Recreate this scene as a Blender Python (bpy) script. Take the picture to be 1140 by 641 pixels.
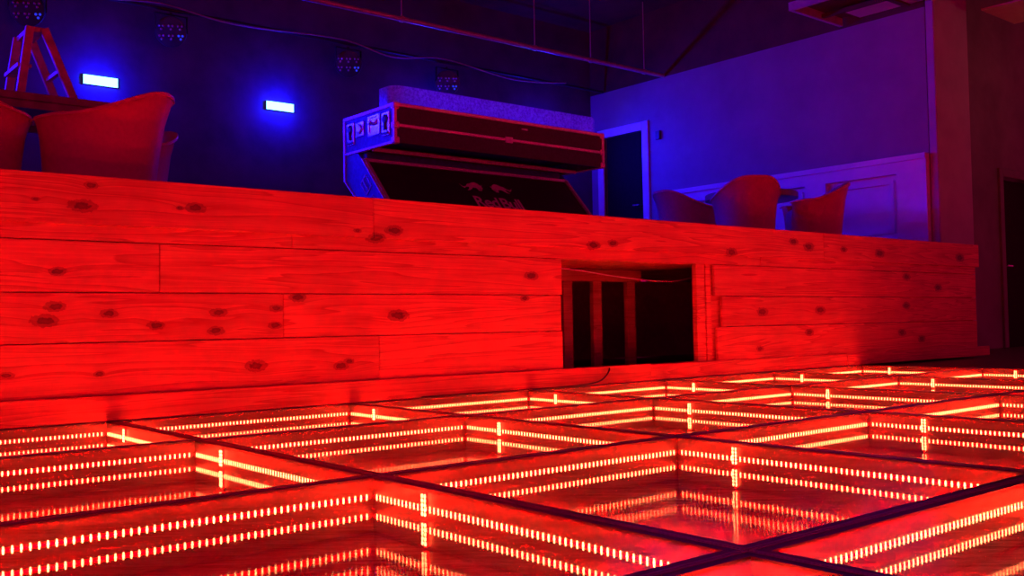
import bpy, bmesh, math, random
from mathutils import Vector, Matrix
random.seed(7)
for o in list(bpy.data.objects): bpy.data.objects.remove(o)
SC = bpy.context.scene
COL = SC.collection
PI = math.pi

# ------------------------------------------------------------------ camera
YAW, PIT, ROL = .6913, .0354, -.0176
CAMLOC = Vector((-.195, -4.664, .402))
cy, sy, cp, sp = math.cos(YAW), math.sin(YAW), math.cos(PIT), math.sin(PIT)
fw = Vector((sy*cp, cy*cp, sp)); rt = Vector((cy, -sy, 0)); up = rt.cross(fw)
cr, sr = math.cos(ROL), math.sin(ROL)
r2 = cr*rt + sr*up; u2 = -sr*rt + cr*up
cam = bpy.data.cameras.new('camera'); cam.sensor_width = 36; cam.lens = 36*1096.1/1140
cam.clip_start = .02
camo = bpy.data.objects.new('camera', cam); COL.objects.link(camo)
m = Matrix((r2, u2, -fw)).transposed().to_4x4(); m.translation = CAMLOC
camo.matrix_world = m
SC.camera = camo

# ------------------------------------------------------------------ world and exposure
SC.view_settings.view_transform = 'Standard'
SC.view_settings.look = 'None'
SC.view_settings.exposure = 0
SC.view_settings.gamma = 1
SC.view_settings.use_curve_mapping = False
w = bpy.data.worlds.new('world'); SC.world = w; w.use_nodes = True
w.node_tree.nodes['Background'].inputs[0].default_value = (1.0, .0, .20, 1)
w.node_tree.nodes['Background'].inputs[1].default_value = .36
SC.cycles.sample_clamp_indirect = 6
SC.cycles.max_bounces = 14
SC.cycles.glossy_bounces = 8
SC.cycles.transparent_max_bounces = 24

E_STRIP = 380.0       # red LED tape under the glass
E_BLUE = 42.0
E_BEAM = 24.0        # blue wall bars, watts of each lamp
def area(name, loc, to, sx, sy_, power, color, spread=PI, par=None):
    l = bpy.data.lights.new(name, 'AREA'); l.shape = 'RECTANGLE'; l.size = sx; l.size_y = sy_
    l.energy = power; l.color = color; l.spread = spread
    o = bpy.data.objects.new(name, l); COL.objects.link(o)
    o.location = loc; o.rotation_euler = (Vector(to)-Vector(loc)).to_track_quat('-Z', 'Y').to_euler()
    return o
def spot(name, loc, to, power, color, deg=60, blend=.6, rad=.05):
    l = bpy.data.lights.new(name, 'SPOT'); l.energy = power; l.color = color
    l.spot_size = math.radians(deg); l.spot_blend = blend; l.shadow_soft_size = rad
    o = bpy.data.objects.new(name, l); COL.objects.link(o)
    o.location = loc; o.rotation_euler = (Vector(to)-Vector(loc)).to_track_quat('-Z', 'Y').to_euler()
    return o
BLUE = (.004, .002, 1)
RED = (1, 0, .02)
def point(name, loc, power, color, rad):
    l = bpy.data.lights.new(name, 'POINT'); l.energy = power; l.color = color; l.shadow_soft_size = rad
    o = bpy.data.objects.new(name, l); COL.objects.link(o); o.location = loc
    return o
for x_ in (-1.03, .97, 2.97, 4.97, 6.97, 8.97):
    point('blue_bar_glow', (x_, 5.54, 2.95), E_BLUE, BLUE, .03)
    area('blue_bar_beam', (x_, 5.66, 2.95), (x_+1.6, 2, 2.1), .34, .09, E_BEAM, BLUE, math.radians(110))
spot('blue_par_beam', (2.25, 5.2, 3.4), (4.3, 1.6, 1.95), 200, BLUE, 16, .5, .08)
point('side_room_lamp', (11.9, -1.3, 3.3), 5, (1, .45, .3), .12)
spot('blue_side_beam', (-1.6, 3.6, 2.9), (4.0, 1.6, 1.8), 900, BLUE, 16, .6, .08)

# ------------------------------------------------------------------ materials
class NT:
    def __init__(s, name):
        s.m = bpy.data.materials.new(name); s.m.use_nodes = True
        s.t = s.m.node_tree; s.t.nodes.clear(); s.out = s.n('ShaderNodeOutputMaterial')
    def n(s, typ, **k):
        nd = s.t.nodes.new(typ)
        for a, b in k.items(): setattr(nd, a, b)
        return nd
    def l(s, a, b): s.t.links.new(a, b)
    def math(s, op, a, b=None, clamp=False):
        nd = s.n('ShaderNodeMath', operation=op, use_clamp=clamp)
        for i, v in enumerate((a, b)):
            if v is None: continue
            if isinstance(v, (int, float)): nd.inputs[i].default_value = v
            else: s.l(v, nd.inputs[i])
        return nd.outputs[0]
    def vec(s, op, a, b):
        nd = s.n('ShaderNodeVectorMath', operation=op)
        for i, v in enumerate((a, b)):
            if v is None: continue
            if isinstance(v, tuple): nd.inputs[i].default_value = v
            else: s.l(v, nd.inputs[i])
        return nd
    def pos(s): return s.n('ShaderNodeNewGeometry').outputs['Position']
    def obj(s): return s.n('ShaderNodeTexCoord').outputs['Object']
    def noise(s, co, scale, detail=4, rough=.6, dist=0):
        nd = s.n('ShaderNodeTexNoise'); s.l(co, nd.inputs['Vector'])
        nd.inputs['Scale'].default_value = scale; nd.inputs['Detail'].default_value = detail
        nd.inputs['Roughness'].default_value = rough; nd.inputs['Distortion'].default_value = dist
        return nd.outputs[0]
    def ramp(s, f, stops):
        nd = s.n('ShaderNodeValToRGB'); s.l(f, nd.inputs[0]); e = nd.color_ramp.elements
        while len(e) < len(stops): e.new(.5)
        for x, (p, c) in zip(e, stops):
            x.position = p; x.color = (c, c, c, 1) if isinstance(c, (int, float)) else (*c, 1)
        return nd.outputs[0]
    def mixc(s, f, a, b, mode='MIX'):
        nd = s.n('ShaderNodeMixRGB', blend_type=mode)
        for i, v in enumerate((f, a, b)):
            if isinstance(v, (int, float)): nd.inputs[i].default_value = v
            elif isinstance(v, tuple): nd.inputs[i].default_value = (*v, 1)
            else: s.l(v, nd.inputs[i])
        return nd.outputs[0]
    def bsdf(s, col, rough=.5, metal=0, spec=.5, bump=None, bs=.3, bd=.01):
        b = s.n('ShaderNodeBsdfPrincipled')
        if isinstance(col, tuple): b.inputs['Base Color'].default_value = (*col, 1)
        else: s.l(col, b.inputs['Base Color'])
        if isinstance(rough, (int, float)): b.inputs['Roughness'].default_value = rough
        else: s.l(rough, b.inputs['Roughness'])
        b.inputs['Metallic'].default_value = metal
        b.inputs['Specular IOR Level'].default_value = spec
        if bump is not None:
            u = s.n('ShaderNodeBump'); u.inputs['Strength'].default_value = bs; u.inputs['Distance'].default_value = bd
            s.l(bump, u.inputs['Height']); s.l(u.outputs[0], b.inputs['Normal'])
        return b.outputs[0]
    def done(s, sh): s.l(sh, s.out.inputs[0]); return s.m

def simple(name, col, rough=.5, metal=0, spec=.5, nscale=20, var=.15, bs=.1):
    t = NT(name); co = t.obj(); n = t.noise(co, nscale)
    a = tuple(c*(1-var) for c in col); b = tuple(min(1, c*(1+var)) for c in col)
    return t.done(t.bsdf(t.ramp(n, [(.3, a), (.7, b)]), rough, metal, spec, n, bs, .004))
def emit(name, col, strength, sample=True):
    t = NT(name); e = t.n('ShaderNodeEmission'); e.inputs[0].default_value = (*col, 1); e.inputs[1].default_value = strength
    m_ = t.done(e.outputs[0])
    if not sample: m_.cycles.emission_sampling = 'NONE'
    return m_

YF = -.181           # plane of the stage front
# knots of the planks: x, z, half size
CAMR = (r2, u2, fw)
KNOTS_PX = [(89.5,230,9),(99,207,5),(38,222,3),(215,232,7),(198,232,3),(63,302,6),(61,341,7),(50,357,9),(121,349,6),(174,362,6),(243,348,6),(240,368,6),(307,343,5),(306,362,5),(7,418,5),(285,407,8),(417,265,7),(436,257,7),(395,257,3),(443,351,8),(591,307,6),(379,407,6),(331,331,6),(584,332,4),(679,271,5),(811,281,6),(880,269,5),(897,275,6),(936,278,4),(976,282,6),(1065,287,6),(849,347,6),(913,345,6),(1009,308,5),(1044,320,5),(1009,340,5),(657,273,6),(846,388,4),(901,370,5),(1026,377,5),(1004,370,5),(388,402,4),(110,416,4),(470,330,0)]
def px_on_front(x, y):
    d = fw + r2*((x-570)/1096.1) - u2*((y-320.5)/1096.1)
    t = (YF-.02-CAMLOC.y)/d.y; p = CAMLOC+d*t
    return p.x, p.z, t
KN = []
for x, y, s in KNOTS_PX:
    if s: 
        a, b, t = px_on_front(x, y); KN.append((a, b, s*t/1096.1))

def pine(name, knots=True, base=(.90, .30, .15), scale=1.0):
    t = NT(name); p = t.pos()
    at = t.n('ShaderNodeAttribute', attribute_name='rnd'); rnd = at.outputs['Fac']
    sep = t.n('ShaderNodeSeparateXYZ'); t.l(p, sep.inputs[0])
    dk = None
    if knots:
        for kx, kz, ks in KN:
            v = t.vec('SUBTRACT', p, (kx, 0, kz)).outputs[0]
            v = t.vec('MULTIPLY', v, (.55/ks, 0, 1.15/ks)).outputs[0]
            ln = t.vec('LENGTH', v, None).outputs['Value']
            dk = ln if dk is None else t.math('MINIMUM', dk, ln)
    zz = sep.outputs['Z']
    if knots:
        # the grain runs round the knots
        bulge = t.math('MULTIPLY', t.math('POWER', 2.718, t.math('MULTIPLY', dk, -.6)), .03)
        zz = t.math('ADD', zz, bulge)
    cb = t.n('ShaderNodeCombineXYZ')
    t.l(t.math('MULTIPLY', t.math('ADD', sep.outputs['X'], sep.outputs['Y']), .35), cb.inputs[0]); t.l(t.math('MULTIPLY', rnd, 37.0), cb.inputs[1]); t.l(t.math('MULTIPLY', zz, 9.0), cb.inputs[2])
    warp = t.noise(cb.outputs[0], 1.0, 3, .5, .6)
    rings = t.math('FRACT', t.math('MULTIPLY', t.math('ADD', warp, t.math('MULTIPLY', rnd, .5)), 10.0))
    rings = t.ramp(rings, [(0, 0), (.75, .55), (.95, 1), (1, 0)])
    cb2 = t.n('ShaderNodeCombineXYZ')
    t.l(t.math('MULTIPLY', sep.outputs['X'], 5.0), cb2.inputs[0]); t.l(rnd, cb2.inputs[1]); t.l(t.math('MULTIPLY', zz, 160.0), cb2.inputs[2])
    fine = t.noise(cb2.outputs[0], 1.0, 3, .7)
    c0 = base; c1 = tuple(c*f for c, f in zip(base, (.55, .42, .36)))
    col = t.mixc(t.math('MULTIPLY', rings, .85), c0, c1)
    col = t.mixc(.55, col, t.ramp(fine, [(.3, .6), (.65, 1)]), 'MULTIPLY')
    col = t.mixc(1, col, t.ramp(rnd, [(0, .84), (1, 1.0)]), 'MULTIPLY')
    blotch = t.noise(p, 2.3, 3, .6)
    col = t.mixc(.7, col, t.ramp(blotch, [(.3, .75), (.6, 1)]), 'MULTIPLY')
    h = t.math('ADD', t.math('MULTIPLY', fine, .5), t.math('MULTIPLY', rings, -.3))
    if knots:
        edge = t.math('ADD', dk, t.math('MULTIPLY', t.math('SUBTRACT', t.noise(p, 60, 3), .5), .9))
        km = t.ramp(edge, [(0, .75), (.45, 1), (.62, .45), (.9, .6), (1.0, 0)])
        halo = t.ramp(t.math('MULTIPLY', edge, .4), [(0, .5), (1, 0)])
        col = t.mixc(halo, col, c1)
        col = t.mixc(km, col, (.09, .03, .02))
    return t.done(t.bsdf(col, t.ramp(fine, [(0, .62), (1, .42)]), 0, .35, h, .35, .003))

M = {}
M['pine'] = pine('pine_planks')
M['stud'] = pine('stud_timber', False, (.5, .33, .2))
def osb():
    t = NT('plywood_underside'); p = t.pos(); v = t.n('ShaderNodeTexVoronoi'); v.inputs['Scale'].default_value = 22; t.l(p, v.inputs['Vector'])
    c = t.mixc(.35, (.75, .5, .28), v.outputs['Color'], 'MULTIPLY')
    return t.done(t.bsdf(c, .8, bump=v.outputs[0], bs=.5))
M['osb'] = osb()
M['deck'] = simple('stage_deck_black', (.05, .045, .045), .6)
M['void'] = simple('black_understage', (.45, .3, .25), .9)
M['frame'] = simple('panel_frame_metal', (.035, .027, .03), .38, .0, .6, 60, .3)
M['lip'] = simple('panel_lip_metal', (.32, .26, .26), .35, .5, .5, 60, .2)
M['led'] = emit('led_dots', (1, .40, .12), 15, False)
M['tape'] = emit('led_tape_glow', (1, .0, .0001), E_STRIP)
M['backwall'] = simple('back_wall_black_paint', (.085, .07, .08), .7, nscale=3, var=.25)
M['wallpaint'] = simple('side_wall_grey_paint', (.30, .27, .28), .7, nscale=2, var=.12)
M['wallpaint2'] = simple('far_wall_brown_paint', (.20, .17, .15), .7, nscale=2, var=.2)
M['wain'] = simple('wainscot_white_paint', (.78, .75, .75), .45, nscale=6, var=.06)
M['door'] = simple('door_dark_paint', (.02, .014, .012), .8, 0, .1)
M['trimw'] = simple('door_trim_white_paint', (.75, .72, .72), .4, nscale=8, var=.06)
M['ceil'] = simple('ceiling_black_paint', (.11, .03, .022), .85, nscale=2.5, var=.3)
M['floor'] = simple('venue_floor_dark', (.07, .055, .055), .5, nscale=4, var=.3)
M['column'] = simple('column_paint', (.42, .38, .4), .65, nscale=3, var=.1)
M['pipe'] = simple('ceiling_pipe_metal', (.75, .55, .5), .35, .6, nscale=12)
M['pale'] = simple('pale_ceiling_panel', (.62, .52, .4), .6, nscale=4, var=.1)
M['vinyl'] = simple('red_vinyl', (.66, .02, .22), .42, 0, .5, 35, .08, .15)
M['seatleg'] = simple('chair_leg_black', (.02, .02, .02), .4)
M['table'] = simple('table_wood', (.35, .2, .13), .4, nscale=10, var=.3)
M['ladder'] = simple('ladder_timber', (.58, .40, .26), .55, nscale=14, var=.25)
M['caselam'] = simple('case_black_laminate', (.045, .035, .04), .4, nscale=50, var=.3)
M['case_bluelit'] = simple('case_side_blue_lit', (.06, .07, .38), .45, nscale=30, var=.3)  # blue lamp light on the dark case sides is mixed into this colour
M['alu'] = simple('aluminium_edge', (.78, .74, .76), .38, .35, nscale=30, var=.15)
M['latch'] = simple('chrome_latch', (.85, .85, .88), .22, .8, nscale=40)
M['lightbody'] = simple('lamp_body_black', (.03, .03, .03), .4)
M['cableb'] = simple('black_cable', (.02, .018, .018), .5)
M['cablew'] = simple('white_cable', (.75, .7, .68), .5)
M['logo'] = simple('logo_print', (.95, .6, .6), .6, nscale=80)
M['plastic'] = simple('wall_box_plastic', (.08, .08, .08), .4)
M['bluelamp'] = emit('blue_bar_lens', (.10, .34, 1), 9)
M['bluedot'] = emit('blue_spot_lens', (.03, .04, 1), .8)
M['lens'] = simple('clear_lens', (.7, .6, .7), .08, .6, 1, 60)

def shield_mat():
    t = NT('hazy_acrylic'); p = t.pos()
    n = t.noise(p, 45, 5, .8)
    d = t.n('ShaderNodeBsdfDiffuse'); t.l(t.ramp(n, [(.35, .35), (.65, .95)]), d.inputs[0])
    tl = t.n('ShaderNodeBsdfTranslucent'); t.l(t.ramp(n, [(.35, .4), (.65, 1)]), tl.inputs[0])
    g = t.n('ShaderNodeBsdfGlossy'); g.inputs[1].default_value = .15
    tr = t.n('ShaderNodeBsdfTransparent')
    a = t.n('ShaderNodeMixShader'); a.inputs[0].default_value = .88; t.l(d.outputs[0], a.inputs[1]); t.l(tl.outputs[0], a.inputs[2])
    b = t.n('ShaderNodeMixShader'); b.inputs[0].default_value = .12; t.l(a.outputs[0], b.inputs[1]); t.l(g.outputs[0], b.inputs[2])
    c = t.n('ShaderNodeMixShader'); c.inputs[0].default_value = .45; t.l(b.outputs[0], c.inputs[1]); t.l(tr.outputs[0], c.inputs[2])
    return t.done(c.outputs[0])
M['shield'] = shield_mat()

def glass_mat():
    # half-silvered, scuffed floor glass
    t = NT('half_mirror_glass'); p = t.pos()
    st = t.vec('MULTIPLY', p, (5.0, 42.0, 5.0)).outputs[0]
    rot = t.n('ShaderNodeVectorRotate', rotation_type='Z_AXIS'); t.l(p, rot.inputs['Vector']); rot.inputs['Angle'].default_value = .69
    st = t.vec('MULTIPLY', rot.outputs[0], (7.0, 60.0, 5.0)).outputs[0]
    n1 = t.noise(st, 1.0, 5, .7, .8)
    n2 = t.noise(p, 9, 4, .7)
    scr = t.noise(t.vec('MULTIPLY', rot.outputs[0], (14, 210, 5)).outputs[0], 1.0, 3, .8, 1.2)
    tr = t.n('ShaderNodeBsdfTransparent'); tr.inputs[0].default_value = (1, .97, .97, 1)
    dirt = t.math('MULTIPLY', t.ramp(n1, [(.36, .35), (.62, 1)]), t.ramp(t.noise(t.vec('MULTIPLY', rot.outputs[0], (55, 170, 5)).outputs[0], 1.0, 4, .85), [(.38, .45), (.6, 1)]))
    t.l(t.mixc(dirt, (.30, .25, .25), (1, .97, .97)), tr.inputs[0])
    g = t.n('ShaderNodeBsdfGlossy'); g.inputs[1].default_value = .025; g.inputs[0].default_value = (.95, .9, .9, 1)
    bp = t.n('ShaderNodeBump'); bp.inputs['Strength'].default_value = .03; bp.inputs['Distance'].default_value = .004
    t.l(n1, bp.inputs['Height']); t.l(bp.outputs[0], g.inputs['Normal'])
    tl = t.n('ShaderNodeBsdfTranslucent'); tl.inputs[0].default_value = (.95, .9, .9, 1)
    a = t.n('ShaderNodeMixShader'); bf = t.n('ShaderNodeNewGeometry').outputs['Backfacing']; t.l(t.math('MULTIPLY', t.ramp(n1, [(.3, .34), (.7, .5)]), t.math('ADD', t.math('MULTIPLY', bf, .7), .3)), a.inputs[0]); t.l(t.math('SUBTRACT', .14, t.math('MULTIPLY', bf, .12)), g.inputs[1]); t.l(tr.outputs[0], a.inputs[1]); t.l(g.outputs[0], a.inputs[2])
    film = t.math('ADD', t.ramp(n1, [(.35, .01), (.7, .10)]), t.math('MULTIPLY', t.ramp(scr, [(.55, 0), (.8, .28)]), 1.0))
    film = t.math('ADD', film, t.math('MULTIPLY', t.ramp(n2, [(.4, 0), (.75, .07)]), 1.0), True)
    b = t.n('ShaderNodeMixShader'); t.l(film, b.inputs[0]); t.l(a.outputs[0], b.inputs[1]); t.l(tl.outputs[0], b.inputs[2])
    return t.done(b.outputs[0])
M['glass'] = glass_mat()
def clear_mat():
    t = NT('clear_glass_edge'); tr = t.n('ShaderNodeBsdfTransparent'); return t.done(tr.outputs[0])
M['clear'] = clear_mat()
def mirror_mat():
    t = NT('base_mirror'); p = t.pos()
    n = t.noise(t.vec('MULTIPLY', p, (6, 24, 6)).outputs[0], 1.0, 4, .7, .5)
    g = t.n('ShaderNodeBsdfGlossy'); g.inputs[0].default_value = (.9, .9, .9, 1); g.inputs[1].default_value = .03
    bp = t.n('ShaderNodeBump'); bp.inputs['Strength'].default_value = .02; bp.inputs['Distance'].default_value = .004
    t.l(n, bp.inputs['Height']); t.l(bp.outputs[0], g.inputs['Normal'])
    d = t.n('ShaderNodeBsdfDiffuse'); t.l(t.ramp(n, [(.35, .03), (.7, .35)]), d.inputs[0])
    a = t.n('ShaderNodeMixShader'); t.l(t.ramp(n, [(.3, .08), (.75, .35)]), a.inputs[0]); t.l(g.outputs[0], a.inputs[1]); t.l(d.outputs[0], a.inputs[2])
    return t.done(a.outputs[0])
M['mirror'] = mirror_mat()

# ------------------------------------------------------------------ mesh helpers
class MB:
    def __init__(s): s.b = bmesh.new(); s.mi = 0; s.rn = s.b.faces.layers.float.new('rnd')
    def _f(s, vs, rnd=0):
        try: f = s.b.faces.new(vs)
        except ValueError: return None
        f.material_index = s.mi; f[s.rn] = rnd; return f
    def hexa(s, p, rnd=0):
        v = [s.b.verts.new(q) for q in p]
        for q in ((0,3,2,1),(4,5,6,7),(0,1,5,4),(1,2,6,5),(2,3,7,6),(3,0,4,7)): s._f([v[i] for i in q], rnd)
        return s
    def box(s, x0, x1, y0, y1, z0, z1, rnd=0):
        return s.hexa([(x0,y0,z0),(x1,y0,z0),(x1,y1,z0),(x0,y1,z0),(x0,y0,z1),(x1,y0,z1),(x1,y1,z1),(x0,y1,z1)], rnd)
    def prism(s, prof, a0, a1, axis='x', rnd=0):
        # prof: 2D outline; extruded along axis
        def P(q, a):
            return {'x': (a, q[0], q[1]), 'y': (q[0], a, q[1]), 'z': (q[0], q[1], a)}[axis]
        A = [s.b.verts.new(P(q, a0)) for q in prof]; B = [s.b.verts.new(P(q, a1)) for q in prof]
        s._f(A[::-1], rnd); s._f(B, rnd); n = len(prof)
        for i in range(n): s._f([A[i], A[(i+1) % n], B[(i+1) % n], B[i]], rnd)
        return s
    def bar(s, p, q, w, h, upv=(0, 0, 1), rnd=0):
        p, q = Vector(p), Vector(q); d = (q-p).normalized(); a = d.cross(Vector(upv))
        if a.length < 1e-4: a = d.cross(Vector((1, 0, 0)))
        a.normalize(); c = a.cross(d).normalized(); a *= w/2; c *= h/2
        return s.hexa([p-a-c, p+a-c, p+a+c, p-a+c, q-a-c, q+a-c, q+a+c, q-a+c], rnd)
    def tube(s, pts, r, n=8, close=True):
        pts = [Vector(p) for p in pts]; rings = []
        prev = None
        for i, p in enumerate(pts):
            d = (pts[min(i+1, len(pts)-1)]-pts[max(i-1, 0)]).normalized()
            a = prev - d*prev.dot(d) if prev is not None else d.orthogonal()
            a.normalize(); prev = a; c = d.cross(a)
            rr = r[i] if isinstance(r, (list, tuple)) else r
            rings.append([s.b.verts.new(p+(a*math.cos(2*PI*k/n)+c*math.sin(2*PI*k/n))*rr) for k in range(n)])
        for A, B in zip(rings, rings[1:]):
            for k in range(n): s._f([A[k], A[(k+1) % n], B[(k+1) % n], B[k]])
        if close: s._f(rings[0][::-1]); s._f(rings[-1])
        return s
    def lathe(s, prof, n=32, c=(0, 0, 0), axis=None):
        # prof: (r, z); axis: matrix
        Mx = axis or Matrix.Identity(4); rings = []
        for r, z in prof:
            rings.append([s.b.verts.new(Mx @ Vector((r*math.cos(2*PI*k/n), r*math.sin(2*PI*k/n), z)) + Vector(c)) for k in range(n)])
        for A, B in zip(rings, rings[1:]):
            for k in range(n): s._f([A[k], A[(k+1) % n], B[(k+1) % n], B[k]])
        s._f(rings[0][::-1]); s._f(rings[-1]); return s
    def mat(s, i): s.mi = i; return s
    def mesh(s, name, mats, smooth=False, bevel=0):
        if bevel:
            bmesh.ops.bevel(s.b, geom=[e for e in s.b.edges], offset=bevel, segments=1, affect='EDGES')
        bmesh.ops.recalc_face_normals(s.b, faces=s.b.faces)
        me = bpy.data.meshes.new(name); s.b.to_mesh(me); s.b.free()
        for m_ in (mats if isinstance(mats, (list, tuple)) else [mats]): me.materials.append(m_)
        if smooth:
            for p in me.polygons: p.use_smooth = True
            try: me.set_sharp_from_angle(angle=math.radians(42))
            except Exception: pass
        return me
def tag(o, label=None, cat=None, group=None, kind=None):
    for k, v in (('label', label), ('category', cat), ('group', group), ('kind', kind)):
        if v: o[k] = v
    return o
def put(name, me, parent=None, world=False):
    o = bpy.data.objects.new(name, me); COL.objects.link(o)
    if parent is not None:
        o.parent = parent
        if world:   # mesh was written in world coordinates under an unrotated root
            me.transform(Matrix.Translation(-root_loc(parent)))
    return o
def root_loc(o):
    v = Vector(o.location)
    while o.parent: o = o.parent; v += Vector(o.location)
    return v
def part(name, mb, mats, parent=None, smooth=False, bevel=0, world=True):
    return put(name, mb.mesh(name, mats, smooth, bevel), parent, world)
def root(name, loc, label, cat, group=None, rz=0):
    o = bpy.data.objects.new(name, None); COL.objects.link(o); o.location = loc; o.rotation_euler = (0, 0, rz)
    o.empty_display_size = .1
    return tag(o, label, cat, group)
def single(name, mb, mats, label, cat, group=None, smooth=False, bevel=0):
    return tag(put(name, mb.mesh(name, mats, smooth, bevel)), label, cat, group)
def struct(name, mb, mats, bevel=0):
    return tag(put(name, mb.mesh(name, mats, False, bevel)), kind='structure')
def copy_tree(o, parent=None):
    c = o.copy(); COL.objects.link(c)
    if parent is not None: c.parent = parent
    for ch in o.children: copy_tree(ch, c)
    return c

# ------------------------------------------------------------------ the setting
DZ = 1.058           # stage deck height
XW = 10.0            # side wall plane
YB = 5.75            # back wall plane
struct('floor', MB().box(-5, 16, -9, 6.5, -.32, -.20).box(7.2, 16, -9, 6.5, -.20, -.012).box(-5, 7.2, .0, 6.5, -.20, -.012).box(-5, -1.2, -9, 0, -.2, -.012), M['floor'])
struct('wall_back', MB().box(-4, XW+.2, YB, YB+.2, -.01, 4.7), M['backwall'])
b = MB(); b.box(XW, XW+.2, 5.48, YB, -.01, 3.74).box(XW, XW+.2, 4.72, 5.48, 3.07, 3.74).box(XW, XW+.2, .58, 4.72, -.01, 3.74)
b.mat(1).box(XW, XW+.2, .58, YB, 3.74, 4.7)
struct('wall_side', b, [M['wallpaint'], M['ceil']])
struct('wall_column', MB().box(XW, 10.76, .48, .575, -.01, 4.7), M['column'], bevel=.01)
struct('wall_right', MB().box(10.76, 12.18, .8, 1.0, -.01, 4.7).box(13.1, 16, .8, 1.0, -.01, 4.7).box(12.18, 13.1, .8, 1.0, 2.12, 4.7), M['wallpaint2'])
struct('ceiling', MB().box(-4, 16, -6, YB+.2, 4.7, 4.8), M['ceil'])
struct('baseboard_back', MB().box(-4, XW, YB-.03, YB, DZ, DZ+.28), M['backwall'])
# side wall door and its trim
d = struct('door_1', MB().box(XW+.05, XW+.10, 4.72, 5.48, DZ, 3.07), M['door'])
b = MB(); b.box(XW-.03, XW+.03, 4.60, 4.72, DZ, 3.19).box(XW-.03, XW+.03, 5.48, 5.60, DZ, 3.19).box(XW-.032, XW+.03, 4.72, 5.48, 3.07, 3.19)
part('door_frame', b, M['trimw'], d, world=False, bevel=.006)
b = MB(); b.tube([(XW+.05, 4.82, 2.03), (XW-.01, 4.82, 2.03), (XW-.015, 4.92, 2.03)], .012)
part('door_handle', b, M['latch'], d, world=False)
d = struct('door_2', MB().box(12.22, 13.1, .86, .90, -.01, 2.08), M['door'])
part('door_frame', MB().box(12.1, 12.2, .77, .81, -.01, 2.2).box(13.1, 13.2, .77, .81, -.01, 2.2).box(12.2, 13.1, .77, .81, 2.1, 2.2), M['wallpaint2'], d, world=False, bevel=.005)
part('door_handle', MB().tube([(12.3, .86, 1.0), (12.3, .8, 1.0), (12.42, .795, 1.0)], .012), M['latch'], d, world=False)
# wainscot with recessed panels
b = MB(); wx0 = XW-.075
cap = (wx0-.025, XW+.0)
def yz(y0, y1, z0, z1, x0=wx0): b.box(x0, XW, y0, y1, z0, z1)
yz(.58, 4.35, 2.09, 2.15, wx0-.02); yz(.58, 4.35, 2.06, 2.09)
yz(.58, 4.35, 1.96, 2.06); yz(.58, 4.35, DZ, DZ+.2)
st = [(.58, .92), (1.80, 2.08), (2.96, 3.24), (4.12, 4.35)]
for a, c in st: yz(a, c, DZ+.2, 1.96)
for (a, c), (e, f) in zip(st, st[1:]):
    # recessed panel with a raised moulding round it
    b.box(XW-.008, XW, c, e, DZ+.2, 1.96)
    for (y0, y1, z0, z1) in ((c+.06, c+.10, DZ+.26, 1.90), (e-.10, e-.06, DZ+.26, 1.90), (c+.10, e-.10, 1.86, 1.90), (c+.10, e-.10, DZ+.26, DZ+.30)):
        b.box(XW-.04, XW-.008, y0, y1, z0, z1)
struct('trim_1', b, M['wain'])
single('wall_box', MB().box(XW-.035, XW, 4.38, 4.46, 2.89, 3.01), M['plastic'], 'small dark box fixed to the blue lit side wall beside the door trim', 'wall box', bevel=.006)

# ------------------------------------------------------------------ LED dance floor panels
S = 1.2; HP = .07
def led_strip_mesh(L):
    b = MB(); b.box(-L/2, L/2, 0, .004, -.003, .003)        # glowing tape
    b.mat(1); n = int(L/.0172); x0 = -(n-1)*.0172/2
    for i in range(n):
        x = x0+i*.0172; pr = [(x+.0027*math.cos(a), .0095*math.sin(a)) for a in [k*PI/3 for k in range(6)]]
        b.prism(pr, -.0008, .0, 'y')
    return b.mesh('led_strip', [M['tape'], M['led']])
strip_me = led_strip_mesh(1.12)
strip_me_s = led_strip_mesh(.90)
def tail_mesh():
    b = MB(); b.box(-.003, .003, -.002, .004, -.028, .028); b.mat(1)
    for k in range(-2, 3):
        for q in (-.006, .006): b.prism([(q+.0028*math.cos(a), k*.011+.005*math.sin(a)) for a in [j*PI/3 for j in range(6)]], -.005, -.002, 'y')
    return b.mesh('strip_connector', [M['tape'], M['led']])
tail_me = tail_mesh()
def frame_mesh(hx, hy):
    b = MB(); w_ = .027; z0, z1 = -HP-.02, .004
    b.box(-hx, hx, -hy, -hy+w_, z0, z1).box(-hx, hx, hy-w_, hy, z0, z1).box(-hx, -hx+w_, -hy+w_, hy-w_, z0, z1).box(hx-w_, hx, -hy+w_, hy-w_, z0, z1)
    b.mat(1); e = .006   # bright worn outer lip
    b.box(-hx, hx, -hy, -hy+e, z1, z1+.0015).box(-hx, hx, hy-e, hy, z1, z1+.0015).box(-hx, -hx+e, -hy, hy, z1, z1+.0015).box(hx-e, hx, -hy, hy, z1, z1+.0015)
    return b.mesh('frame', [M['frame'], M['lip']])
def glass_mesh(hx, hy):
    b = MB(); b.mi = 1; b.box(-hx+.027, hx-.027, -hy+.027, hy-.027, -.006, 0)
    for f in b.b.faces:
        f.material_index = 0 if f.calc_center_median().z > -1e-6 else 1
    return b.mesh('glass', [M['glass'], M['clear']])
def base_mesh(hx, hy):
    return MB().box(-hx+.027, hx-.027, -hy+.027, hy-.027, -HP-.015, -HP).mesh('mirror_base', M['mirror'])
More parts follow.
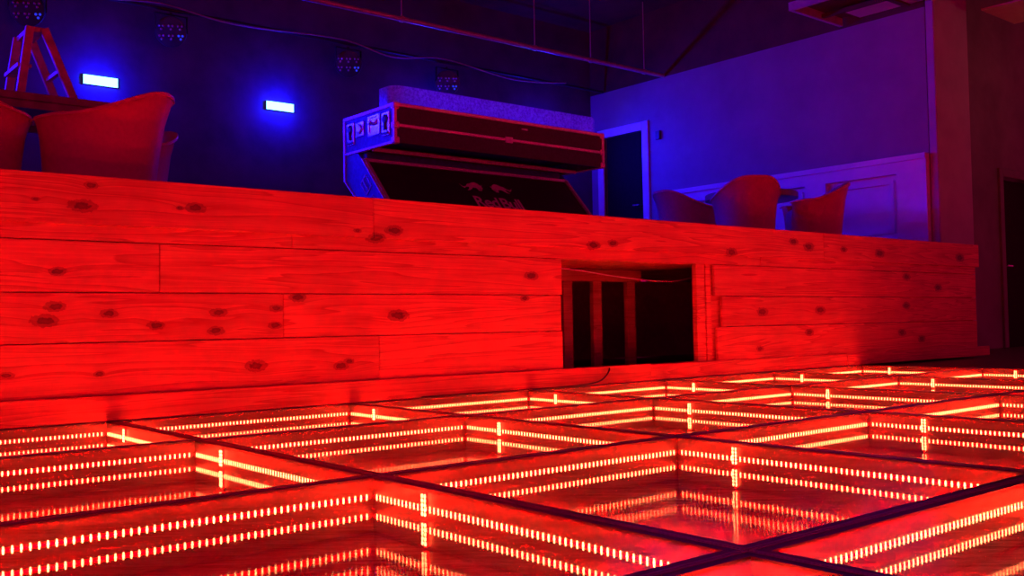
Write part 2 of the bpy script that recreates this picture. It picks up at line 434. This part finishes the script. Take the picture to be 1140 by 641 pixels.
def make_panel(depth):
    hx, hy = (S-.004)/2, (depth-.004)/2
    r = root('led_glass_panel', (0, 0, 0), '', 'glass panel', 'lit glass panels of the dance floor')
    put('frame', frame_mesh(hx, hy), r); put('glass', glass_mesh(hx, hy), r); put('mirror_base', base_mesh(hx, hy), r)
    z = -.045; ins = .0285
    for loc, rz, me in (((0, hy-ins, z), 0, strip_me), ((0, -hy+ins, z), PI, strip_me),
                        ((hx-ins, 0, z), -PI/2, strip_me if depth > 1.1 else strip_me_s), ((-hx+ins, 0, z), PI/2, strip_me if depth > 1.1 else strip_me_s)):
        o = put('led_strip', me, r); o.location = loc; o.rotation_euler = (0, 0, rz)
    o = put('strip_connector', tail_me, r); o.location = (hx-ins-.003, hy-.27, -.035); o.rotation_euler = (0, 0, -PI/2)
    return r
full = make_panel(S); short = make_panel(.98)
rows = ['row against the stage', 'second row from the stage', 'third row from the stage', 'row nearest the camera']
cols = ['just outside the left edge', 'first from the left', 'second from the left', 'third from the left', 'fourth from the left', 'fifth from the left', 'at the far right end']
u1 = s1 = True
for j in range(4):
    for i in range(-1, 6):
        src = short if j == 0 else full
        if j == 0: o = src if s1 else copy_tree(src); s1 = False
        else: o = src if u1 else copy_tree(src); u1 = False
        y = -.22-.49 if j == 0 else -S*j-S/2
        o.location = (i*S+S/2, y, 0)
        o['label'] = 'red lit glass panel, %s, %s' % (rows[j], cols[i+1])

# ------------------------------------------------------------------ stage platform
XE = 9.33
stg = root('stage_platform', (4.2, YF, 0), 'raised stage platform faced with knotty pine planks behind the lit floor', 'stage')
ox0, ox1, oz0, oz1 = 3.895, 5.19, .117, .775
pl = MB()
def plank(x0, x1, z0, z1, y0=YF, th=.022, j=0):
    pl.box(x0+.0016, x1-.0016, y0-th+random.uniform(-.0025, .001), y0, z0+.0022, z1-.0022, random.random())
XL = -1.6
# courses above the opening, then left and right of it
ZS = [.117, .348, .566, .79, .868]
for a, c in ((XL, 2.08), (2.08, 5.9), (5.9, XE-.03)): plank(a, c, .79, .95)
for a, c in ((XL, 1.42), (1.42, ox0)): plank(a, c, .566, .79)
for a, c in ((XL, 2.03), (2.03, ox0-.01)): plank(a, c, .348, .566)
for a, c in ((XL, 2.58), (2.58, ox0)): plank(a, c, .03, .348)
for a, c in ((5.36, XE-.03),): plank(a, c, .566, .79)
for a, c in ((5.44, XE-.03),): plank(a, c, .348, .566)
for a, c in ((5.38, XE-.03),): plank(a, c, .06, .348)
part('front_planks', pl, M['pine'], stg, bevel=.0015)
pl = MB()
for a, c in ((XL, 2.54), (2.54, 6.7), (6.7, XE)): plank(a, c, .858, 1.074, YF-.022, .024)
part('fascia_board', pl, M['pine'], stg, bevel=.0015)
b = MB(); b.box(XL, XE-.03, YF, .46, DZ-.022, DZ-.001).box(XL, XW-.03, .46, YB-.04, DZ-.022, DZ-.001)
part('deck', b, M['deck'], stg)
b = MB(); b.box(XL, XE-.05, YF+.001, YB-.1, DZ-.045, DZ-.023)
part('deck_underside', b, M['osb'], stg)
part('hatch_ceiling', MB().box(3.3, 5.6, YF+.09, .585, .795, .81), M['osb'], stg)
b = MB(); b.box(XE-.075, XE-.035, YF+.002, .455, 0, DZ-.05)
part('end_panel', b, M['pine'], stg)
# framing seen through the hatch
b = MB()
b.box(ox1, ox1+.09, YF+.0, YF+.04, .05, DZ-.05, .3).box(ox1+.105, ox1+.16, YF+.003, YF+.043, .05, DZ-.05, .8)
b.box(ox0-.09, ox0-.004, YF+.002, YF+.04, .05, DZ-.05, .2)
b.box(ox1+.162, ox1+.34, YF+.012, YF+.04, .05, DZ-.05, .1)
b.box(ox0-.09, ox1+.16, YF+.044, YF+.084, .88, DZ-.05, .6)
part('hatch_jamb', b, M['pine'], stg, bevel=.002)
for px_, rr in ((4.70, .2), (5.0, .6), (5.365, .9)):
    part('stud', MB().box(px_-.055, px_+.035, .60, .64, 0, .70, rr), M['stud'], stg, bevel=.003)
part('top_plate', MB().box(3.2, 5.46, .59, .65, .70, .79, .4), M['stud'], stg, bevel=.003)
for k in range(7):
    y = .05+.41*k
    if k == 1: continue
    part('joist', MB().box(XL, XE-.08, y, y+.04, .84, DZ-.046, random.random()), M['stud'], stg)
part('inner_wall', MB().box(XL, XE-.08, 2.9, 2.95, 0, .84), M['void'], stg)
# skirting boards resting on the floor in front of the planks
part('skirting_board', MB().box(XL, 4.64, -.245, YF-.026, .008, .118, .35), M['pine'], stg, bevel=.003)
part('skirting_board', MB().box(4.64, 7.0, -.222, YF-.026, .008, .108, .9), M['pine'], stg, bevel=.003)
part('skirting_board', MB().box(7.0, 9.5, -.225, YF-.026, .008, .098, .5), M['pine'], stg, bevel=.003)
part('sill_board', MB().box(ox0-.02, 5.4, YF-.024, YF+.04, .06, .112, .7), M['pine'], stg, bevel=.002)

def cable(name, pts, r, mat, label, n=7, sub=8):
    out = []
    P = [Vector(p) for p in pts]
    for i in range(len(P)-1):
        p0, p1, p2, p3 = P[max(i-1, 0)], P[i], P[i+1], P[min(i+2, len(P)-1)]
        for k in range(sub):
            t = k/sub
            out.append(.5*((2*p1)+(-p0+p2)*t+(2*p0-5*p1+4*p2-p3)*t*t+(-p0+3*p1-3*p2+p3)*t**3))
    out.append(P[-1])
    return single(name, MB().tube(out, r, n), mat, label, 'cable', smooth=True)
cable('cable', [(3.87, -.10, .745), (4.15, -.09, .73), (4.6, .0, .70), (5.2, .1, .68), (5.6, .2, .72)], .004, M['cablew'], 'thin pale cable sagging across the top of the dark hatch in the stage front')
cable('cable', [(4.30, -.13, .124), (4.24, -.255, .10), (4.13, -.275, .03), (3.9, -.285, .0135), (3.6, -.29, .012), (3.2, -.275, .012), (2.8, -.27, .012)], .005, M['cableb'], 'thin black cable dropping from the hatch sill and lying along the skirting board')

# ------------------------------------------------------------------ DJ booth made of a flight case
bx0, bx1 = 3.60, 5.70
bt = root('dj_booth', (4.65, 1.5, DZ), 'black flight case DJ booth with aluminium edges standing at the middle of the stage', 'DJ booth')
# upper tray: shell
yf_, yr_, zb, zt = 1.20, 1.92, 1.695, 1.985
b = MB()
b.box(bx0+.008, bx1-.008, yf_+.008, yf_+.03, zb+.005, zt-.005)             # front face
b.box(bx0+.03, bx1-.03, yf_+.03, yr_-.02, zt-.02, zt-.008)                 # top
b.box(bx0+.03, bx1-.03, yr_-.03, yr_-.008, zb+.02, zt-.02)                 # rear
b.box(bx0+.03, bx1-.03, yf_+.05, yr_-.04, zb+.10, zb+.115)                 # underside
part('upper_case', b, M['caselam'], bt)
for x0, x1 in ((bx0+.006, bx0+.03), (bx1-.03, bx1-.006)): part('side_panel', MB().box(x0, x1, yf_+.03, yr_-.02, zb+.01, zt-.008), M['case_bluelit'], bt)
# aluminium edging
b = MB(); e = .026
def rail(x0, x1, y0, y1, z0, z1): b.box(x0, x1, y0, y1, z0, z1)
rail(bx0, bx1, yf_, yf_+e, zt-e, zt); rail(bx0, bx1, yf_, yf_+e, 1.813, 1.835)
rail(bx0+e, bx1-e, yf_+e+.30, yf_+e+.32, zb-.01, zb+.018)
for x in (bx0, bx1-e):
    rail(x, x+e, yf_, yf_+e, zb, zt-e); rail(x, x+e, yf_+e, yr_, zt-e, zt+.0); rail(x, x+e, yr_-e, yr_, zb, zt-e); rail(x, x+e, yf_+e, yr_-e, zb, zb+.02)
part('edge_rail', b, M['alu'], bt, bevel=.003)
for x in (bx0-.004, bx1-.046):
    for z in (zt-.045, 1.799, zb-.004): part('case_corner', MB().box(x, x+.05, yf_-.005, yf_+.045, z, z+.05), M['alu'], bt, bevel=.008)
part('front_catch', MB().box(4.62, 4.69, yf_-.004, yf_+.008, 1.80, 1.845), M['alu'], bt)
part('front_badge', MB().box(4.79, 4.85, yf_+.002, yf_+.008, 1.918, 1.93), M['alu'], bt)
# latches and handle on the left end
for yy, kind in ((1.31, 0), (1.80, 0), (1.47, 1), (1.67, 2)):
    b = MB(); x = bx0+.006
    if kind == 0:
        b.box(x-.012, x, yy-.05, yy+.05, 1.76, 1.93); lt = part('butterfly_latch', b, M['latch'], bt, bevel=.004)
        b = MB(); b.lathe([(.028, 0), (.034, .006), (.02, .012)], 14, (x-.012, yy, 1.88), Matrix.Rotation(-PI/2, 4, 'Y'))
        b.box(x-.026, x-.012, yy-.008, yy+.008, 1.80, 1.86).box(x-.02, x-.012, yy-.04, yy+.04, 1.77, 1.785)
        part('latch_key', b, M['lightbody'], lt)
    elif kind == 1:
        for (a, c, z0, z1) in ((yy-.08, yy+.08, 1.79, 1.81), (yy-.08, yy+.08, 1.92, 1.935), (yy-.08, yy-.06, 1.81, 1.92), (yy+.06, yy+.08, 1.81, 1.92)): b.box(x-.012, x, a, c, z0, z1)
        b.box(x-.005, x, yy-.06, yy+.06, 1.81, 1.92)
        hd = part('handle_dish', b, M['latch'], bt)
        part('handle_grip', MB().tube([(x-.006, yy-.05, 1.90), (x-.02, yy-.045, 1.875), (x-.02, yy+.045, 1.875), (x-.006, yy+.05, 1.90)], .009), M['latch'], hd)
    else:
        b.box(x-.010, x, yy-.055, yy+.055, 1.81, 1.92).lathe([(.035, 0), (.04, .008), (.03, .014)], 16, (x-.01, yy, 1.865), Matrix.Rotation(-PI/2, 4, 'Y'))
        part('recessed_latch', b, M['latch'], bt, bevel=.003)
# sloping lower case: rear upright cheeks + slanted lid with the print
def cheek(x0, x1):
    b = MB()
    b.prism([(1.915, 1.71), (1.74, 1.71), (1.67, 1.648), (1.14, DZ+.0), (1.42, DZ+.0), (1.90, 1.50)], x0, x1, 'x')
    return b
part('lower_cheek', cheek(bx0+.01, bx0+.05), M['case_bluelit'], bt)
part('lower_cheek', cheek(bx1-.05, bx1-.01), M['case_bluelit'], bt)
ns = Vector((0, -(1.645-DZ), -(1.66-1.14))).normalized()      # outward normal of the sloping face
slope_a = Vector((0, 1.66, 1.645)); slope_b = Vector((0, 1.14, DZ))
b = MB(); b.prism([(1.665, 1.635), (1.70, 1.62), (1.18, DZ+.004), (1.145, DZ+.004)], bx0+.05, bx1-.05, 'x')
sp_ = part('sloping_panel', b, M['caselam'], bt)
b = MB()
for x in (bx0+.02, bx1-.05): b.bar((x+.015, 1.655, 1.64), (x+.015, 1.135, DZ+.01), .03, .02)
b.box(bx0+.03, bx1-.03, 1.645, 1.668, 1.625, 1.65)
b.bar((bx0+.004, 1.645, 1.64), (bx0+.004, 1.125, DZ+.01), .010, .022, (1, 0, 0))
part('slope_edging', b, M['alu'], bt, bevel=.002)
part('rear_edging', MB().box(bx0, bx0+.014, 1.895, 1.92, 1.50, 1.70).bar((bx0+.006, 1.90, 1.50), (bx0+.006, 1.43, DZ+.02), .010, .022, (1, 0, 0)), M['alu'], bt)
b = MB()
for x in (bx0+.06, bx1-.14): b.box(x, x+.05, 1.86, 1.9, DZ, 1.70)
b.box(bx0+.05, bx1-.05, 1.82, 1.85, 1.40, 1.70)
part('rear_frame', b, M['caselam'], bt)
b = MB(); b.box(bx0+.05, bx1-.10, 1.66, 1.80, 1.655, 1.70)
part('inner_rail', b, M['case_bluelit'], bt)
b = MB()
for (ya, za) in ((1.60, 1.44), (1.50, 1.28)):
    c = Vector((bx0+.01, ya, za)); dd = Vector((0, -.52, -.587)).normalized(); nn = Vector((0, .587, -.52)).normalized()
    for s_ in (-1, 1):
        b.bar(c+nn*.045*s_-dd*.06, c+nn*.045*s_+dd*.06, .012, .014, (1, 0, 0)); b.bar(c-nn*.045+dd*.06*s_, c+nn*.045+dd*.06*s_, .012, .014, (1, 0, 0))
    b.bar(c-dd*.05, c+dd*.05, .012, .03, (1, 0, 0))
part('lower_latch', b, M['latch'], bt)
# acrylic shield standing round the top
b = MB(); zs0, zs1 = zt+.001, zt+.135
path = [(bx0+.02, 1.42)]+[(bx0+.10-.08*math.cos(a), 1.32-.08*math.sin(a)) for a in [k*PI/12 for k in range(7)]]
path += [(x, 1.24) for x in (4.2, 4.65, 5.1, 5.6)]+[(bx1-.02, 1.30), (bx1-.02, 1.42)]
for (p, q) in zip(path, path[1:]):
    P, Q = Vector((*p, 0)), Vector((*q, 0)); nn = (Q-P).normalized().cross(Vector((0, 0, 1)))*.003
    b.hexa([P-nn+Vector((0,0,zs0)), Q-nn+Vector((0,0,zs0)), Q+nn+Vector((0,0,zs0)), P+nn+Vector((0,0,zs0)), P-nn+Vector((0,0,zs1)), Q-nn+Vector((0,0,zs1)), Q+nn+Vector((0,0,zs1)), P+nn+Vector((0,0,zs1))])
shd = part('acrylic_shield', b, M['shield'], bt)
# print on the sloping panel: two facing bulls above two words
xax = Vector((1, 0, 0)); yax = (slope_a-slope_b).normalized(); zax = xax.cross(yax)
slopeL = (slope_a-slope_b).length
def slope_matrix(x, s_):
    o_ = slope_b + yax*s_ - Vector((0, 0, 0)); o_.x = x
    mm = Matrix((xax, yax, zax)).transposed().to_4x4(); mm.translation = o_ + zax*.008
    return mm
cu = bpy.data.curves.new('lettering', 'FONT'); cu.body = 'Red Bull'; cu.size = .165; cu.shear = 0; cu.extrude = .001; cu.offset = .0028; cu.align_x = 'CENTER'; cu.space_character = .93; cu.space_word = .45
to = bpy.data.objects.new('tmp', cu); COL.objects.link(to)
dg = bpy.context.evaluated_depsgraph_get(); me = bpy.data.meshes.new_from_object(to.evaluated_get(dg)); bpy.data.objects.remove(to)
me.transform(slope_matrix(4.70, .335)); me.transform(Matrix.Translation(-Vector(bt.location))); me.materials.clear(); me.materials.append(M['logo'])
o = put('lettering', me, sp_)
bull = [(0,.020),(.03,.040),(.07,.046),(.11,.060),(.15,.064),(.185,.050),(.205,.034),(.235,.034),(.215,.022),(.225,.006),(.20,.010),(.175,.006),(.16,-.012),(.19,-.022),(.15,-.024),(.135,.004),(.09,.006),(.06,-.008),(.03,-.022),(-.01,-.026),(.02,-.010),(.035,.008),(.01,.010),(-.02,.002),(-.05,.012),(-.08,.035),(-.06,.008),(-.03,-.006)]
b = MB()
for sgn, xo in ((1, -.20), (-1, .215)):
    P = [(sgn*x*.72, y*1.15) for x, y in bull]
    if sgn < 0: P = P[::-1]
    b.prism([(x+xo, y) for x, y in P], 0, .002, 'z')
bmesh.ops.triangulate(b.b, faces=b.b.faces[:])
me = b.mesh('bull_emblem', M['logo']); me.transform(slope_matrix(4.66, .545)); me.transform(Matrix.Translation(-Vector(bt.location)))
put('bull_emblem', me, sp_)

# ------------------------------------------------------------------ tub chairs
def tub_chair():
    r = root('tub_chair', (0, 0, 0), '', 'chair')
    # the back is towards -y, the open front towards +y
    T0 = math.radians(138); N = 48
    def H(a):
        k = abs(a)/T0; s_ = max(0, min(1, (k-.12)/.62)); s_ = s_*s_*(3-2*s_)
        return .735-.19*s_ - .02*max(0, (k-.8)/.2)
    prof = []   # outer bottom -> outer top -> roll -> inner top -> inner bottom : (inset, height fraction, extra)
    prof = [(.02, 0, 0), (.0, .02, 0), (-.005, .35, 0), (-.02, .7, 0), (-.045, .92, 0), (-.062, .965, 0), (-.06, .992, 0), (-.035, 1.0, 0), (.0, .99, 0), (.035, .96, 0), (.05, .9, 0), (.075, .6, 0), (.09, .3, 0), (.09, .05, 0), (.06, 0, 0)]
    b = MB(); rings = []
    for i in range(N+1):
        a = -T0+2*T0*i/N; h = H(a); e_ = 1.0
        endk = abs(a)/T0
        ring = []
        for ins, hf, _ in prof:
            if endk > .97: ins = .03+(ins-.03)*.75
            rx, ry = .325-ins, .345-ins
            flare = 1+.02*hf
            z = .13+(h-.13)*hf
            x = rx*math.sin(a)*flare; y = -ry*math.cos(a)*flare - .05*hf*max(0, math.cos(a))
            ring.append(b.b.verts.new((x, y, z)))
        rings.append(ring)
    n = len(prof)
    for A, B in zip(rings, rings[1:]):
        for k in range(n): b._f([A[k], A[(k+1) % n], B[(k+1) % n], B[k]])
    b._f(rings[0][::-1]); b._f(rings[-1])
    part('shell', b, M['vinyl'], r, smooth=True, world=False)
    b = MB(); pr = []
    outline = []
    for k in range(28):
        a = 2*PI*k/28; x, y = .235*math.sin(a), -.25*math.cos(a)
        if y > .0: x *= 1.0; y = min(.27, y*1.35)
        outline.append((x, y))
    zs = [(.14, .96), (.16, 1.0), (.38, 1.0), (.43, .97), (.455, .88), (.465, .6)]
    rg = []
    for z, s_ in zs: rg.append([b.b.verts.new((x*s_, y*s_, z)) for x, y in outline])
    for A, B in zip(rg, rg[1:]):
        for k in range(28): b._f([A[k], A[(k+1) % 28], B[(k+1) % 28], B[k]])
    b._f(rg[0][::-1]); b._f(rg[-1])
    part('seat_cushion', b, M['vinyl'], r, smooth=True, world=False)
    # piping round the rim
    pts = []
    for i in range(N+1):
        a = -T0+2*T0*i/N; h = H(a); pts.append(((.325+.058)*math.sin(a)*1.02, -(.345+.058)*math.cos(a)*1.02-.05*.95*max(0, math.cos(a)), .13+(h-.13)*.955))
    part('piping', MB().tube(pts, .006, 6), M['vinyl'], r, smooth=True, world=False)
    for sx, sy_ in ((-1, -1), (1, -1), (1, 1), (-1, 1)):
        part('leg', MB().tube([(sx*.20, sy_*.20, .15), (sx*.225, sy_*.225, 0)], [.022, .014], 8), M['seatleg'], r, smooth=True, world=False)
    return r
def facing(deg): return math.radians(deg)
ch0 = tub_chair()
spots = [
 (1.49, .96, 62, 'red vinyl tub chair at the left end of the stage, high back to the right', 'red tub chairs round the table on the left'),
 (.82, 1.04, -58, 'red vinyl tub chair cut by the left edge of the photo', 'red tub chairs round the table on the left'),
 (1.81, 1.65, 120, 'red tub chair mostly hidden behind the large tub chair, only its arm showing', 'red tub chairs round the table on the left'),
 (7.52, 1.14, -35, 'domed red tub chair seen from behind, middle one of the three on the right', 'red tub chairs round the table on the right'),
 (8.32, .95, 48, 'red tub chair on the right with its back rising to a point, nearest the column', 'red tub chairs round the table on the right'),
 (7.72, 2.0, -105, 'low looking red tub chair furthest from the column, next to the doorway', 'red tub chairs round the table on the right'),
]
for k, (x, y, rz, lab, grp) in enumerate(spots):
    o = ch0 if k == 0 else copy_tree(ch0)
    o.scale = (.9, .9, .88) if k < 3 else (.83, .83, .91); o.location = (x, y, DZ); o.rotation_euler = (0, 0, math.radians(rz)); o['label'] = lab; o['group'] = grp

# ------------------------------------------------------------------ tables
def table(loc, rad, h, label, grp=None):
    r = root('round_table', loc, label, 'table', grp)
    part('table_top', MB().lathe([(rad-.03, h-.075), (rad, h-.065), (rad, h-.008), (rad-.008, h)], 56), M['table'], r, smooth=True, world=False)
    part('pedestal', MB().lathe([(.16, h-.10), (.16, h-.076)], 20).lathe([(.045, .03), (.04, .3), (.045, h-.10)], 16), M['seatleg'], r, smooth=True, world=False)
    part('foot_plate', MB().lathe([(.27, 0), (.27, .012), (.08, .035)], 32), M['seatleg'], r, smooth=True, world=False)
    return r
tr_ = root('rectangular_table', (1.0, 1.9, DZ), 'straight edged wooden table behind the tub chairs on the left', 'table')
part('table_top', MB().box(-.75, .74, -.40, .40, .69, .735, .3), M['table'], tr_, world=False, bevel=.004)
part('apron', MB().box(-.72, .71, -.385, -.36, .645, .69).box(-.72, .71, .36, .385, .645, .69).box(-.72, -.70, -.36, .36, .645, .69).box(.69, .71, -.36, .36, .645, .69), M['table'], tr_, world=False)
for sx in (-.68, .62):
    for sy_ in (-.35, .30): part('leg', MB().box(sx, sx+.05, sy_, sy_+.05, 0, .645), M['table'], tr_, world=False, bevel=.003)
table((8.75, 1.98, DZ), .50, .715, 'dark round table between the three tub chairs on the right')

# ------------------------------------------------------------------ stepladder
lr = root('stepladder', (1.59, 2.75, DZ), 'open wooden stepladder standing like an A above the left table', 'stepladder')
TZ = 1.435; yy0, yy1 = -.17, .17
b = None
for y, nm in ((yy0, 'rail'), (yy1, 'rail')):
    for sx in (-1, 1):
        yb = y*1.25
        part(nm, MB().bar((sx*.045, y, TZ), ((.62 if sx > 0 else -.24), yb, 0.0), .055, .035, (0, 1, 0)), M['ladder'], lr, world=False, bevel=.003)
for k in range(1, 5):
    z = TZ*(1-k/5.2)
    for sx, dp in ((-1, .09), (1, .03)):
        x = sx*(.045+(.575 if sx > 0 else .195)*(1-z/TZ)); yw = .17*(1+.25*(1-z/TZ))+.008
        part('tread' if sx < 0 else 'brace', MB().box(x-dp/2, x+dp/2, -yw, yw, z-.012, z+.012), M['ladder'], lr, world=False)
part('top_cap', MB().box(-.055, .055, -.17, .17, TZ-.03, TZ+.006), M['ladder'], lr, world=False, bevel=.003)
part('spreader', MB().bar((-.20, -.215, TZ*.62), (.20, -.215, TZ*.62), .006, .02), M['latch'], lr, world=False)

# ------------------------------------------------------------------ lamps on the back wall
def blue_bar(x, z, label):
    r = root('blue_wash_light', (x, YB-.022, z), label, 'light', 'blue lamps on the back wall')
    part('housing', MB().box(-.172, .172, -.006, .015, -.049, .049), M['lightbody'], r, world=False, bevel=.006)
    part('lens', MB().box(-.17, .17, -.011, -.0065, -.047, .047), M['bluelamp'], r, world=False)
    part('bracket', MB().box(-.03, .03, .0155, .022, -.03, .03), M['lightbody'], r, world=False)
    return r
blue_bar(2.97, 2.955, 'glowing blue bar lamp on the back wall beside the stepladder')
blue_bar(4.97, 2.945, 'glowing blue bar lamp on the back wall left of the DJ booth')
blue_bar(6.97, 2.95, 'blue bar lamp on the back wall hidden behind the DJ booth')
blue_bar(8.97, 2.95, 'blue bar lamp on the back wall nearest the corner doorway')
def par(x, z, label, tilt):
    r = root('par_light', (x, 5.45, z), label, 'light', 'round lamps hanging from the back bar')
    bd = bpy.data.objects.new('head', MB().lathe([(.08, .16), (.145, .11), (.16, .0), (.155, -.01), (.14, -.012)], 28).mesh('head', M['lightbody'], True)); COL.objects.link(bd); bd.parent = r
    R_ = Matrix.Rotation(math.radians(90-tilt), 4, 'X') @ Matrix.Identity(4)
    bd.rotation_euler = (math.radians(-70), 0, math.radians(-28))
    bd.location = (0, 0, -.02)
    for j in range(2):
        for i in range(3):
            b = MB(); cx, cz = (i-1)*.095, (j-.5)*.10
            for k in range(3):
                a = PI/2+k*2*PI/3; c = (cx+.022*math.cos(a), cz+.022*math.sin(a), -.013)
                b.lathe([(.013, 0), (.012, -.005), (.006, -.010)], 10, c)
            put('lens_cluster', b.mesh('lens_cluster', M['bluedot'] if (i == 2 and j == 1) else M['lens'], True), bd)
    yk = MB().bar((-.17, 0, -.02), (-.17, 0, .16), .006, .03, (0, 1, 0)).bar((.17, 0, -.02), (.17, 0, .16), .006, .03, (0, 1, 0)).bar((-.17, 0, .16), (.17, 0, .16), .03, .006)
    yk.tube([(0, 0, .16), (0, 0, .185)], .015)
    part('yoke', yk, M['lightbody'], r, world=False)
for x, z, lab in ((2.21, 3.50, 'round multi lens lamp hanging above the stepladder'), (3.60, 3.53, 'round multi lens lamp above the gap between stepladder and first blue bar'),
                  (5.72, 3.52, 'round multi lens lamp just above the left end of the DJ booth'), (7.16, 3.50, 'round multi lens lamp above the middle of the DJ booth')):
    par(x, z, lab, 20)
single('lighting_bar', MB().tube([(1.0, 5.45, 3.74), (9.96, 5.45, 3.74)], .018, 10), M['lightbody'], 'thin dark bar running along the back wall that carries the round lamps', 'lighting bar', smooth=True)
cable('cable', [(2.3, 5.42, 3.77), (2.9, 5.40, 3.72), (3.5, 5.42, 3.78), (4.3, 5.40, 3.70), (5.6, 5.42, 3.77), (6.3, 5.38, 3.66), (7.1, 5.42, 3.77), (8.2, 5.38, 3.66), (9.2, 5.42, 3.76)], .009, M['pipe'], 'thin power cable looping along the bar of round lamps')
pp = root('ceiling_pipe', (6.5, 4.3, 3.75), 'long straight pipe hanging below the ceiling in front of the lamp bar', 'pipe')
part('pipe', MB().tube([(2.6, 4.3, 3.75), (XW-.02, 4.3, 3.75)], .028, 12), M['pipe'], pp, smooth=True)
for x in (5.72, 7.65, 8.60, 9.6):
    h = part('hanger_rod', MB().tube([(x, 4.3, 3.79), (x, 4.3, 4.70)], .007, 6), M['pipe'], pp)
    part('pipe_clamp', MB().tube([(x-.02, 4.3, 3.75), (x+.02, 4.3, 3.75)], .036, 12), M['pipe'], h)
# hung ceiling frame near the column, pale panels beside it
hf = root('ceiling_frame', (9.4, .6, 3.75), 'hanging rectangular ceiling frame with pale inner panels beside the column', 'ceiling frame')
b = MB(); b.box(8.95, 8.99, -.6, 1.57, 3.75, 3.84).box(8.99, 9.95, 1.53, 1.57, 3.75, 3.84)
part('edge_trim', b, M['pipe'], hf)
b = MB(); b.box(9.58, 9.93, .78, 1.30, 3.79, 3.80).box(9.58, 9.93, .10, .70, 3.79, 3.80)
part('pale_panel', b, M['pale'], hf)
part('cross_bar', MB().box(8.99, 9.95, .71, .77, 3.77, 3.81).box(9.52, 9.57, -.6, 1.53, 3.77, 3.81), M['ceil'], hf)
part('top_sheet', MB().box(8.96, 9.94, -.6, 1.55, 3.842, 3.86), M['ceil'], hf)
for x, y in ((9.0, 1.5), (9.9, 1.5), (9.0, -.5)): part('hanger_rod', MB().tube([(x, y, 3.85), (x, y, 4.70)], .006, 6), M['pipe'], hf)
single('ceiling_panel', MB().box(10.68, 11.5, -.35, .28, 3.75, 3.77), M['pale'], 'pale ceiling panel in the top right corner beyond the column', 'ceiling panel')
